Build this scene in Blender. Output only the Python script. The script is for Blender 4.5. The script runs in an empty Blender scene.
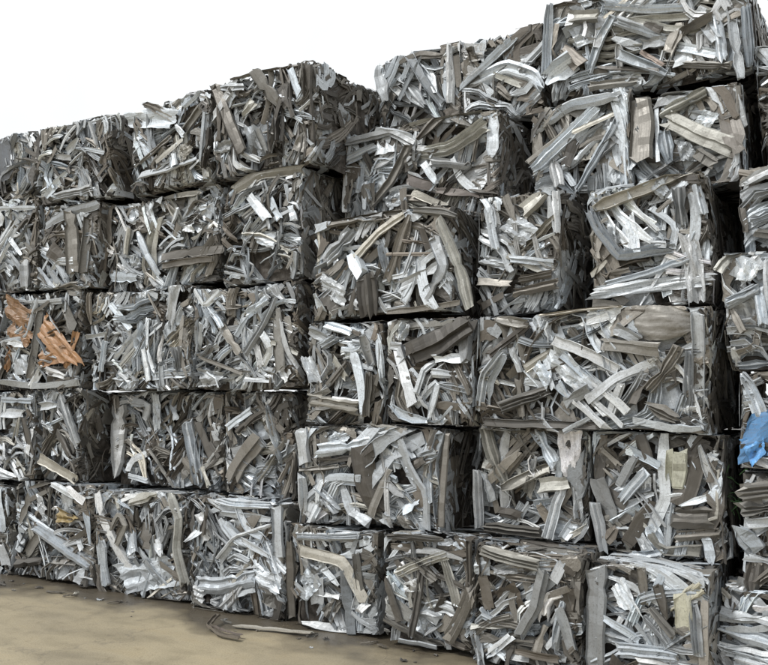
import bpy, math, random
import numpy as np
rng = np.random.default_rng(11)
random.seed(5)
C = bpy.context.scene.collection
R = math.radians

# ------------------------------------------------------------------ materials
def nodes_of(name):
    m = bpy.data.materials.new(name); m.use_nodes = True
    nt = m.node_tree; nt.nodes.clear()
    out = nt.nodes.new('ShaderNodeOutputMaterial'); p = nt.nodes.new('ShaderNodeBsdfPrincipled')
    nt.links.new(p.outputs[0], out.inputs[0])
    return m, nt, p
def noise(nt, vec, scale, detail=4, rough=.55, dist=0.0):
    n = nt.nodes.new('ShaderNodeTexNoise'); n.inputs['Scale'].default_value = scale
    n.inputs['Detail'].default_value = detail; n.inputs['Roughness'].default_value = rough
    n.inputs['Distortion'].default_value = dist
    nt.links.new(vec, n.inputs['Vector']); return n.outputs['Fac']
def ramp(nt, fac, stops):
    r = nt.nodes.new('ShaderNodeValToRGB'); e = r.color_ramp.elements
    while len(e) < len(stops): e.new(.5)
    for k, (p, c) in enumerate(stops):
        e[k].position = p; e[k].color = (*c, 1) if len(c) == 3 else c
    nt.links.new(fac, r.inputs[0]); return r.outputs[0]
def mix(nt, fac, a, b, mode='MIX'):
    m = nt.nodes.new('ShaderNodeMix'); m.data_type = 'RGBA'; m.blend_type = mode
    for s, v in ((m.inputs[0], fac), (m.inputs[6], a), (m.inputs[7], b)):
        if hasattr(v, 'links'): nt.links.new(v, s)
        else: s.default_value = v if isinstance(v, float) else (*v, 1)
    return m.outputs[2]
def math_n(nt, op, a, b=0.0):
    m = nt.nodes.new('ShaderNodeMath'); m.operation = op
    for s, v in ((m.inputs[0], a), (m.inputs[1], b)):
        if hasattr(v, 'links'): nt.links.new(v, s)
        else: s.default_value = v
    return m.outputs[0]

def scrap_material():
    m, nt, p = nodes_of('weathered_scrap_metal')
    at = nt.nodes.new('ShaderNodeAttribute'); at.attribute_name = 'tint'
    gr = nt.nodes.new('ShaderNodeAttribute'); gr.attribute_name = 'grain'      # metres along, across the piece, random
    geo = nt.nodes.new('ShaderNodeNewGeometry'); pos = geo.outputs['Position']
    mp = nt.nodes.new('ShaderNodeMapping'); mp.inputs['Scale'].default_value = (5, 95, 7); nt.links.new(gr.outputs['Vector'], mp.inputs['Vector'])
    streak = noise(nt, mp.outputs[0], 1.0, 4, .6, .15)
    n1 = noise(nt, pos, 9, 5, .62); n2 = noise(nt, pos, 85, 5, .75, .6)
    g0 = ramp(nt, streak, [(.46, (0, 0, 0)), (.70, (1, 1, 1))])
    g1 = ramp(nt, n1, [(.50, (0, 0, 0)), (.72, (1, 1, 1))])
    g2 = ramp(nt, n2, [(.52, (0, 0, 0)), (.66, (1, 1, 1))])
    dirtc = (.120, .110, .096)
    c = mix(nt, math_n(nt, 'MULTIPLY', g0, .34), at.outputs['Color'], dirtc)
    c = mix(nt, math_n(nt, 'MULTIPLY', g1, .42), c, dirtc)
    c = mix(nt, math_n(nt, 'MULTIPLY', g2, .50), c, (.075, .066, .054))
    nt.links.new(c, p.inputs['Base Color'])
    dm = math_n(nt, 'SUBTRACT', 1.0, math_n(nt, 'MULTIPLY', math_n(nt, 'MAXIMUM', g1, g0), .7))
    nt.links.new(math_n(nt, 'MULTIPLY', at.outputs['Alpha'], dm), p.inputs['Metallic'])
    nt.links.new(math_n(nt, 'ADD', math_n(nt, 'MULTIPLY', streak, .34), math_n(nt, 'ADD', math_n(nt, 'MULTIPLY', g1, .2), .33)), p.inputs['Roughness'])
    b = nt.nodes.new('ShaderNodeBump'); b.inputs['Strength'].default_value = .35; b.inputs['Distance'].default_value = .003
    nt.links.new(math_n(nt, 'ADD', streak, math_n(nt, 'MULTIPLY', n2, .4)), b.inputs['Height'])
    nt.links.new(b.outputs[0], p.inputs['Normal'])
    return m
SCRAP = scrap_material()
def plain(name, cols, scale, rough=.7, metal=0, bump=.3):
    m, nt, p = nodes_of(name)
    tc = nt.nodes.new('ShaderNodeTexCoord')
    n = noise(nt, tc.outputs['Object'], scale, 6, .65)
    k = len(cols)
    nt.links.new(ramp(nt, n, [(.3 + .4 * i / max(1, k - 1), c) for i, c in enumerate(cols)]), p.inputs['Base Color'])
    p.inputs['Roughness'].default_value = rough; p.inputs['Metallic'].default_value = metal
    b = nt.nodes.new('ShaderNodeBump'); b.inputs['Strength'].default_value = bump; b.inputs['Distance'].default_value = .01
    nt.links.new(n, b.inputs['Height']); nt.links.new(b.outputs[0], p.inputs['Normal'])
    return m
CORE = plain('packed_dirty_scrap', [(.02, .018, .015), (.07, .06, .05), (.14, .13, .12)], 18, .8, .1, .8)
MOSS = plain('green_netting', [(.04, .10, .04), (.10, .2, .08)], 40)

# ------------------------------------------------------------------ palette (base colour, metallic)
PAL = {'W': ((.57, .608, .642), .36), 'L': ((.385, .412, .434), .42), 'T': ((.205, .196, .178), .45), 'K': ((.080, .075, .068), .3),
       'D': ((.100, .091, .079), .3), 'C': ((.41, .405, .37), .35), 'B': ((.130, .116, .098), .4), 'P': ((.205, .185, .162), .25),
       'R': ((.185, .155, .138), .3), 'Y': ((.42, .415, .335), 0.), 'YO': ((.38, .28, .11), 0.), 'O': ((.29, .150, .062), 0.),
       'BL': ((.09, .25, .50), 0.), 'GD': ((.09, .10, .115), .1)}
MIXES = {'m': [('W', .28), ('L', .41), ('T', .18), ('K', .04), ('C', .05), ('B', .04)],
         'b': [('W', .35), ('L', .43), ('T', .11), ('K', .03), ('C', .05), ('B', .03)],
         't': [('W', .21), ('L', .38), ('T', .24), ('K', .06), ('C', .05), ('B', .06)],
         'd': [('W', .16), ('L', .34), ('T', .26), ('K', .12), ('C', .04), ('B', .08)],
         's': [('W', .04), ('L', .16), ('T', .30), ('K', .26), ('D', .10), ('B', .14)]}     # sheared, dirty sides, darkened further to paint in the shade of the slots
def tint(key):
    c, m = PAL[key]
    v = rng.normal(1, .22); h = rng.normal(0, .02)
    return (min(.85, max(.02, c[0] * v * (1 + h))), min(.85, max(.02, c[1] * v)), min(.88, max(.02, c[2] * v * (1 - h))), m)
def pick(pal):
    keys = [k for k, _ in MIXES[pal]]; w = np.array([x for _, x in MIXES[pal]]); return keys[rng.choice(len(keys), p=w / w.sum())]

# ------------------------------------------------------------------ pieces of scrap
PATS = [np.array(p) for p in ([0, 1, .1, .8, 0, .9, .2, 0.], [1, .1, 0, .9, .95, 0, .1, .8], [.2, 0, 1, .1, .15, 1.1, .3, .9], [0, .5, 1, 1, .1, 0, .7, .1])]
def section(kind, w):
    """closed cross section (b across, n out), metres"""
    t = .0022
    if kind == 'r':
        k = 8; b = np.linspace(-.5, .5, k) * w; h = min(.028, w * .40)
        pat = PATS[rng.integers(0, 4)] * h * rng.uniform(.7, 1.3)
        top = np.stack([b, pat], 1); bot = np.array([[.5 * w, -t * 2], [0, -t * 2 - h * .3], [-.5 * w, -t * 2]])
        return np.vstack([top, bot])
    if kind == 'c':
        h = w * rng.uniform(.25, .5); s = 1 if rng.random() < .6 else -1
        a = [(-.5 * w, s * h), (-.5 * w, 0), (.5 * w, 0), (.5 * w, s * h), (.5 * w - t * 1.5, s * h), (.5 * w - t * 1.5, s * t), (-.5 * w + t * 1.5, s * t), (-.5 * w + t * 1.5, s * h)]
        return np.array(a)
    if kind == 'b':
        h = w * rng.uniform(.12, .32); d = rng.uniform(.2, .8)
        return np.array([(-.5 * w, -h), (-.5 * w, h), (-.15 * w, h * d), (.2 * w, h * d * .8), (.5 * w, h), (.5 * w, -h), (0, -h * d)])
    if kind == 't':
        a = np.linspace(0, 2 * math.pi, 7)[:-1]; return np.stack([np.cos(a), -np.sin(a)], 1) * w * .5
    if kind == 'f' and w > .03 and rng.random() < .5:      # stepped sheet profile: a flange, a web and a lip
        h = w * rng.uniform(.12, .3); e = rng.uniform(-.25, .25) * w
        return np.array([(-.5 * w, h * .6), (-.46 * w, 0), (e - .03 * w, 0), (e, h), (.42 * w, h * .9), (.5 * w, h * .2), (.5 * w, h * .2 - 2 * t), (.40 * w, h * .9 - 2 * t), (e + .03 * w, h - 2 * t), (e, -2 * t), (-.5 * w, -2 * t)])
    # flat, slightly dished, lips at the edges
    c = w * rng.uniform(-.1, .1); l = w * rng.uniform(0, .10)
    return np.array([(-.5 * w, l), (-.42 * w, 0), (0, c), (.42 * w, 0), (.5 * w, l), (.5 * w, l - t * 2), (.42 * w, -t * 2), (0, c - t * 2), (-.42 * w, -t * 2)])

def strip(P, w, kind, roll=0., rollamp=.35, crush=.3, n=None):
    """P: control points (k,3) as (a, b, out). Returns verts in the same frame, faces"""
    P = np.asarray(P, float)
    seg = np.linalg.norm(np.diff(P, axis=0), axis=1); L = seg.sum()
    if n is None: n = int(min(12, max(4, L / .055)))
    cum = np.concatenate([[0], np.cumsum(seg)]) / L
    s = np.linspace(0, 1, n)
    Q = np.stack([np.interp(s, cum, P[:, i]) for i in range(3)], 1)
    if len(P) > 2:
        Q2 = Q.copy(); Q2[1:-1] = Q[1:-1] * .8 + (Q[:-2] + Q[2:]) * .1; Q = Q2
    Q[1:-1] += rng.normal(0, .0016, (n - 2, 3))
    T = np.gradient(Q, axis=0); T /= np.linalg.norm(T, axis=1)[:, None] + 1e-9
    N0 = np.array([0, 0, 1.]); Bn = np.cross(N0, T); ln = np.linalg.norm(Bn, axis=1)[:, None]
    Bn = np.where(ln > .15, Bn / (ln + 1e-9), np.array([1., 0, 0])); Nn = np.cross(T, Bn)
    ph = roll + rollamp * np.sin(s * rng.uniform(1.5, 5) + rng.uniform(0, 6.28)) * rng.uniform(.3, 1)
    c, si = np.cos(ph)[:, None], np.sin(ph)[:, None]
    B2 = Bn * c + Nn * si; N2 = -Bn * si + Nn * c
    sec = section(kind, w); k = len(sec)
    wid = 1 + crush * (np.interp(s, [0, .5, 1], rng.random(3)) - .6) + .12 * crush * rng.normal(0, 1, n)
    if rng.random() < .45: wid[rng.integers(0, n)] *= rng.uniform(.45, .8)
    hs = 1 + (rng.random(n) - .5) * (.7 if crush > .3 else .25)
    for q, q1 in ((0, 1), (-1, -2)):
        if rng.random() < .26: p_ = rng.uniform(.4, .85); wid[q] *= p_; wid[q1] *= (1 + p_) / 2; hs[q] *= rng.uniform(.1, 1.3)
    V = Q[:, None, :] + B2[:, None, :] * (sec[None, :, 0] * wid[:, None])[:, :, None] + N2[:, None, :] * (sec[None, :, 1] * hs[:, None])[:, :, None]
    V += rng.normal(0, min(w * (.014 if crush > .3 else .007), .0008 if crush < .3 else .01), V.shape)
    # torn ends
    e = rng.normal(0, w * .16, (2, k))
    V[0] += T[0] * e[0][:, None]; V[-1] += T[-1] * e[1][:, None]
    V = V.reshape(-1, 3)
    per = np.concatenate([[0], np.cumsum(np.linalg.norm(np.diff(sec, axis=0), axis=1))])
    G = np.stack([np.repeat(s * L, k), np.tile(per, n), np.full(n * k, rng.uniform(0, 50))], 1)
    i = np.arange(n - 1)[:, None] * k; j = np.arange(k)[None, :]; j2 = (j + 1) % k
    F = np.stack([i + j, i + j2, i + k + j2, i + k + j], -1).reshape(-1, 4)
    caps = [list(range(k))[::-1], list(range((n - 1) * k, n * k))]
    return V, F, (caps, G)

def sheet(c, su, sv, ang, amp, tilt=.25, n=8):
    """crumpled sheet around c=(a,b,out)"""
    x, y = np.meshgrid(np.linspace(-.5, .5, n), np.linspace(-.5, .5, n), indexing='ij')
    z = np.zeros_like(x)
    for q_ in range(4):
        t = rng.normal(math.pi / 2, .45) if q_ < 2 else rng.uniform(0, math.pi)
        f = rng.uniform(1.0, 2.6); ph = rng.uniform(0, 1)
        q = (x * math.cos(t) + y * math.sin(t)) * f + ph
        z += (np.abs((q % 1) - .5) * 2 - .5) * rng.uniform(.3, 1)
    z *= amp * .8
    G = np.stack([x * su, y * sv, x * 0 + rng.uniform(0, 50)], -1).reshape(-1, 3)
    # a torn quadrilateral: four displaced corners, one bitten off, ragged rim
    cr = np.array([[-.5, -.5], [-.5, .5], [.5, -.5], [.5, .5]]) + rng.normal(0, .11, (4, 2)); cr[rng.integers(0, 4)] *= rng.uniform(.45, 1)
    a_, b_ = x + .5, y + .5
    w4 = np.stack([(1 - a_) * (1 - b_), (1 - a_) * b_, a_ * (1 - b_), a_ * b_], -1)
    x, y = (w4 @ cr)[..., 0], (w4 @ cr)[..., 1]
    x = x + rng.normal(0, .022, x.shape); y = y + rng.normal(0, .022, y.shape)
    X = x * su; Y = y * sv
    ca, sa = math.cos(ang), math.sin(ang)
    tx, ty = rng.normal(0, tilt, 2)
    V = np.stack([c[0] + X * ca - Y * sa, c[1] + X * sa + Y * ca, c[2] + z + X * tx + Y * ty], -1).reshape(-1, 3)
    i, j = np.meshgrid(np.arange(n - 1), np.arange(n - 1), indexing='ij'); b = (i * n + j).ravel()
    F = np.stack([b, b + n, b + n + 1, b + 1], 1)
    # underside a few millimetres behind so that the sheet has a real gauge
    V2 = V.copy(); V2[:, 2] -= .0025
    m = len(V)
    rim = [k for k in range(n)] + [k * n + n - 1 for k in range(1, n)] + [(n - 1) * n + k for k in range(n - 2, -1, -1)] + [k * n for k in range(n - 2, 0, -1)]
    rr = np.array(rim); r2 = np.roll(rr, -1)
    side = np.stack([rr, r2, r2 + m, rr + m], 1)
    return np.vstack([V, V2]), np.vstack([F, F[:, ::-1] + m, side]), ([], np.vstack([G, G]))

def plate(c, su, sv, ang):
    """oval piece of pressed cladding: shallow dish with ridges running along it and one fold"""
    n, m = 26, 25
    a, b = np.meshgrid(np.linspace(-1, 1, n), np.linspace(-1, 1, m), indexing='ij')
    x = a * np.sqrt(1 - b ** 2 / 2.6); y = b * np.sqrt(1 - a ** 2 / 2.02)
    y = y * (1 - .22 * x); z = .014 * (1 - x ** 2 - y ** 2) + .003 * np.abs(np.sin(b * 6.5 + a)) - .022 * np.abs(x + .25 + .3 * y) - .014 * np.abs(x - .4 - .5 * y) + .006 * np.sin(a * 5 + b * 3) + rng.normal(0, .0015, x.shape)
    ca, sa = math.cos(ang), math.sin(ang); X = x * su * .5; Y = y * sv * .5
    V = np.stack([c[0] + X * ca - Y * sa, c[1] + X * sa + Y * ca, c[2] + z], -1).reshape(-1, 3)
    i, j = np.meshgrid(np.arange(n - 1), np.arange(m - 1), indexing='ij'); q = (i * m + j).ravel()
    F = np.stack([q, q + m, q + m + 1, q + 1], 1); V2 = V.copy(); V2[:, 2] -= .003; k = len(V)
    G = np.stack([X, Y, X * 0 + 3], -1).reshape(-1, 3)
    return np.vstack([V, V2]), np.vstack([F, F[:, ::-1] + k]), ([], np.vstack([G, G]))

class Soup:
    """collects pieces that become ONE mesh"""
    def __init__(s): s.v = []; s.q = []; s.n = []; s.c = []; s.g = []; s.k = 0
    def add(s, V, F, caps, col):
        caps, G = caps if caps else ([], V)
        s.g.append(G); s.v.append(V); s.q.append(np.asarray(F, int) + s.k); s.n += [[i + s.k for i in f] for f in caps]
        s.c.append(np.tile(np.array(col, np.float32), (len(V), 1))); s.k += len(V)
    def build(s, name, mat, parent=None):
        V = np.vstack(s.v); Q = np.vstack(s.q); me = bpy.data.meshes.new(name)
        nl = Q.size + sum(len(f) for f in s.n)
        me.vertices.add(len(V)); me.vertices.foreach_set('co', V.astype(np.float32).ravel())
        me.loops.add(nl); loops = np.concatenate([Q.ravel()] + [np.array(f) for f in s.n]) if s.n else Q.ravel()
        me.loops.foreach_set('vertex_index', loops.astype(np.int32))
        tot = np.concatenate([np.full(len(Q), 4), np.array([len(f) for f in s.n], int)]) if s.n else np.full(len(Q), 4)
        st = np.concatenate([[0], np.cumsum(tot)[:-1]])
        me.polygons.add(len(tot)); me.polygons.foreach_set('loop_start', st.astype(np.int32)); me.polygons.foreach_set('loop_total', tot.astype(np.int32))
        me.update(calc_edges=True); me.validate()
        at = me.attributes.new('tint', 'FLOAT_COLOR', 'POINT'); at.data.foreach_set('color', np.vstack(s.c).astype(np.float32).ravel())
        ag = me.attributes.new('grain', 'FLOAT_VECTOR', 'POINT'); ag.data.foreach_set('vector', np.vstack(s.g).astype(np.float32).ravel())
        sf = me.attributes.new('sharp_face', 'BOOLEAN', 'FACE'); sf.data.foreach_set('value', np.ones(len(me.polygons), bool))
        me.materials.append(mat)
        o = bpy.data.objects.new(name, me); C.objects.link(o)
        if parent: o.parent = parent
        return o

# ------------------------------------------------------------------ a bale
def warp_fn(W, D, H):
    ph = rng.uniform(0, 6.28, (3, 4)); fr = rng.uniform(2.0, 5.5, (3, 4))
    def f(p):
        q = p.copy()
        for i in range(3):
            a, b = p[:, (i + 1) % 3], p[:, (i + 2) % 3]
            q[:, i] += .013 * (np.sin(a * fr[i, 0] + ph[i, 0]) + np.sin(b * fr[i, 1] + ph[i, 1])) 
        return q
    return f
FACES = {  # frame: (a axis, b axis, outward axis/sign) in bale box coordinates (u, v, z)
    'front': (0, 2, 1, -1), 'right': (1, 2, 0, 1), 'left': (1, 2, 0, -1), 'top': (0, 1, 2, 1), 'back': (0, 2, 1, 1)}
def to_box(V, face, dims):
    a, b, o, sg = FACES[face]
    P = np.zeros((len(V), 3)); P[:, a] = V[:, 0]; P[:, b] = V[:, 1]
    P[:, o] = (dims[o] + V[:, 2]) if sg > 0 else -V[:, 2]
    return P
def fold(P, face, dims, slack):
    """the press folds whatever sticks out round the edge of the bale"""
    a, b, o, sg = FACES[face]
    for ax in (a, b):
        lo = slack[0]; hi = dims[ax] - slack[1]
        e = np.maximum(lo - P[:, ax], 0) + np.maximum(P[:, ax] - hi, 0)
        P[:, ax] = np.clip(P[:, ax], lo, hi) + (rng.random(len(P)) - .5) * .004
        P[:, o] += e * (-sg) * .9
    lim = .6 * dims[o]
    if sg > 0: P[:, o] = np.maximum(P[:, o], dims[o] - lim)
    else: P[:, o] = np.minimum(P[:, o], lim)
    return P

NAMES = {'r': 'ribbed_profile', 'f': 'flat_strip', 'c': 'channel_profile', 'b': 'box_profile', 's': 'crumpled_sheet', 't': 'bent_rod', 'p': 'plastic_sheet', 'o': 'oval_plate'}
PARTLABEL = {'O': 'crumpled orange painted sheet', 'BL': 'crumpled bright blue plastic sheet', 'Y': 'pale yellow panel', 'YO': 'ochre yellow crumpled sheet', 'GD': 'smooth dark grey panel', 'R': 'reddish brown strip'}

def make_bale(u0, u1, z0, z1, s, D, label, sc, pal, heroes):
    W = u1 - u0; H = z1 - z0; dims = (W, D, H)
    root = bpy.data.objects.new('scrap_bale', None); C.objects.link(root)
    root.location = (u0 + W / 2, s + D / 2, z0); root.empty_display_size = .2
    root['label'] = label; root['category'] = 'scrap bale'; root['group'] = 'pressed aluminium scrap bales stacked in a wall'
    org = np.array([W / 2, D / 2, 0]); wf = warp_fn(W, D, H)
    out = lambda P: wf(P) - org
    # core
    m = 7; INS = (.035, .12, .05)
    soup = Soup()
    for face in ('front', 'right', 'left', 'top', 'back'):
        a, b, o, sg = FACES[face]
        ia, ib, io = INS[a], INS[b], INS[o]
        x, y = np.meshgrid(np.linspace(ia, dims[a] - ia, m), np.linspace(ib if b == 1 else .01, dims[b] - ib, m), indexing='ij')
        d = np.full(x.shape, -io)
        V = np.stack([x, y, d], -1).reshape(-1, 3)
        i, j = np.meshgrid(np.arange(m - 1), np.arange(m - 1), indexing='ij'); q = (i * m + j).ravel()
        soup.add(out(to_box(V, face, dims)), np.stack([q, q + m, q + m + 1, q + 1], 1), [], (.05, .05, .05, 0))
    soup.build('compacted_core', CORE, root)
    # loose pieces
    rest = Soup(); cand = []
    dens = {'front': 1.0, 'right': .8, 'top': .5, 'left': .35, 'back': .25}
    for face, dn in dens.items():
        a, b, o, sg = FACES[face]; fa, fb = dims[a], dims[b]
        N = int(fa * fb * 132 * dn / sc ** 1.5)
        # the press lays neighbouring pieces in the same direction: patches of common grain
        cl = np.column_stack([rng.uniform(0, fa, 7), rng.uniform(0, fb, 7), rng.uniform(0, math.pi, 7)])
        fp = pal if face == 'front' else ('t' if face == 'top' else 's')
        for k in range(N):
            layer = (k + .5) / N                       # deep pieces first
            deep = .125 if face == 'front' else .07; depth0 = -deep + (deep - (.016 if face == 'front' else .007)) * layer ** .8
            cx0, cy0 = rng.uniform(-.02, fa + .02), rng.uniform(0, fb)
            key = pick(fp); base = tint(key)
            r = rng.random()
            sheety = r < .15
            near = cl[np.argmin((cl[:, 0] - cx0) ** 2 + (cl[:, 1] - cy0) ** 2)]
            th = near[2] + rng.normal(0, .42) if rng.random() < .68 else rng.uniform(0, math.pi)
            L = float(np.clip(rng.lognormal(math.log(.39), .45), .10, 1.0)) * sc
            w = float(np.clip(rng.lognormal(math.log(.038), .42), .014, .11)) * sc
            kind = 'rrrrfccb'[rng.integers(0, 8)] if r < .97 else 't'
            if kind == 't': w = rng.uniform(.008, .016)
            if rng.random() < .12: L *= .5
            L = max(L, w * 2.5)
            nk = rng.choice([0, 1, 2, 3], p=[.30, .36, .23, .11]); M = 8
            kinks = {int(x * M): rng.choice([-1, 1]) * rng.uniform(.3, 1.5) for x in rng.uniform(.15, .85, nk)}
            curv = rng.normal(0, 1.2); tiltn = rng.normal(0, .10); roll = rng.normal(0, .5)
            copies = 1 if sheety or kind == 't' else int(rng.choice([1, 2, 3, 4], p=[.36, .29, .21, .14]))
            for cc in range(copies):
                off = (cc - (copies - 1) / 2) * w * rng.uniform(.7, 1.05)
                cx = cx0 - math.sin(th) * off + rng.normal(0, .02) * (copies > 1); cy = cy0 + math.cos(th) * off + rng.normal(0, .02) * (copies > 1)
                depth = depth0 + rng.normal(0, .008)
                v = rng.normal(1, .10); col = tuple(min(.88, max(.015, q * v)) for q in base[:3]) + (base[3],)
                if sheety:
                    su = rng.uniform(.12, .30) * sc; sv = su * rng.uniform(.4, .9)
                    V, F, cp = sheet((cx, cy, depth), su, sv, th, rng.uniform(.015, .035) * sc, .12, 6 if su < .2 else 8)
                    kd = 's'; area = su * sv * .7
                else:
                    kd = kind; cur = th + rng.normal(0, .08); pts = [np.array([0., 0.])]; LL = L * (1 if cc == 0 else rng.uniform(.6, 1.1))
                    for q in range(M):
                        if q in kinks: cur += kinks[q] * rng.uniform(.8, 1.15)
                        cur += curv * LL / M
                        pts.append(pts[-1] + np.array([math.cos(cur), math.sin(cur)]) * LL / M)
                    P2 = np.array(pts); P2 += np.array([cx, cy]) - P2.mean(0)
                    t = np.linspace(-.5, .5, M + 1)
                    P = np.column_stack([P2, np.minimum(depth + t * tiltn * LL, .012)])
                    V, F, cp = strip(P, w * rng.uniform(.7, 1.1), kd, roll + rng.normal(0, .2), .3, .38 if rng.random() < .6 else .25)
                    area = LL * w
                # tuck between the skin of the bale and its core
                lim = (.006 if face == 'front' else -.008) + (.022 if rng.random() < .08 and face == 'front' else 0)
                V[:, 2] = np.where(V[:, 2] > lim, lim + (V[:, 2] - lim) * .25, V[:, 2])
                Bx = to_box(V, face, dims)
                Bx = fold(Bx, face, dims, rng.uniform(0, .025, 2))
                Bx[:, 2] = np.maximum(Bx[:, 2], .002)
                Bx = out(Bx)
                if face in ('front', 'right') and layer > .45 and kind != 't':
                    cand.append((area * (1 if face == 'front' else .55) * (layer + .3), kd, Bx, F, cp, col))
                else: rest.add(Bx, F, cp, col)
    cand.sort(key=lambda c: -c[0]); keep = 46
    for c in cand[keep:]: rest.add(*c[2:])
    for c in cand[:keep]:
        one = Soup(); one.add(*c[2:]); one.build(NAMES[c[1]], SCRAP, root)
    o = rest.build('crushed_scrap', SCRAP, root); o['kind'] = 'stuff'
    # the pieces that stand out in the photograph
    hn = len(heroes)
    for idx, (kind, key, w, pts) in enumerate(heroes):
        P2 = np.array(pts); col = tint(key)
        d = P2[-1] - P2[0]; ln = max(.05, float(np.linalg.norm(np.diff(P2, axis=0), axis=1).sum())); ang = math.atan2(d[1], d[0])
        z = rng.uniform(-.014, .010)
        if kind in 'sp':
            mid = P2.mean(0)
            V, F, cp = sheet((mid[0], mid[1], z), max(ln * 1.25, w), w * 1.15, ang, (.032 if key == 'O' else .03) if kind == 's' else .028, .05, 12 if kind == 's' else 9)
            if key == 'BL': V[:, 2] += .012
        elif kind == 'o':
            mid = P2.mean(0); V, F, cp = plate((mid[0], mid[1], z + .012), ln * 1.05, w, ang)
        else:
            t = np.linspace(0, 1, len(P2)); tl = rng.normal(0, .035)
            P = np.column_stack([P2, z + (t - .5) * tl])
            V, F, cp = strip(P, w, kind, rng.normal(0, .22), .3, .22, int(min(14, max(5, ln / .045))))
        Bx = to_box(V, 'front', dims); hi = H - .004
        over = np.maximum(Bx[:, 2] - hi, 0); Bx[:, 2] = np.minimum(Bx[:, 2], hi) + rng.normal(0, .001, len(Bx)); Bx[:, 1] += over * .8
        soup = Soup(); soup.add(out(Bx), F, cp, col)
        h = soup.build(NAMES[kind], SCRAP, root)
        if kind == 'o': h.data.attributes['sharp_face'].data.foreach_set('value', np.zeros(len(h.data.polygons), bool))
        if key in PARTLABEL: h['label'] = PARTLABEL[key]
    return root

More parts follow.
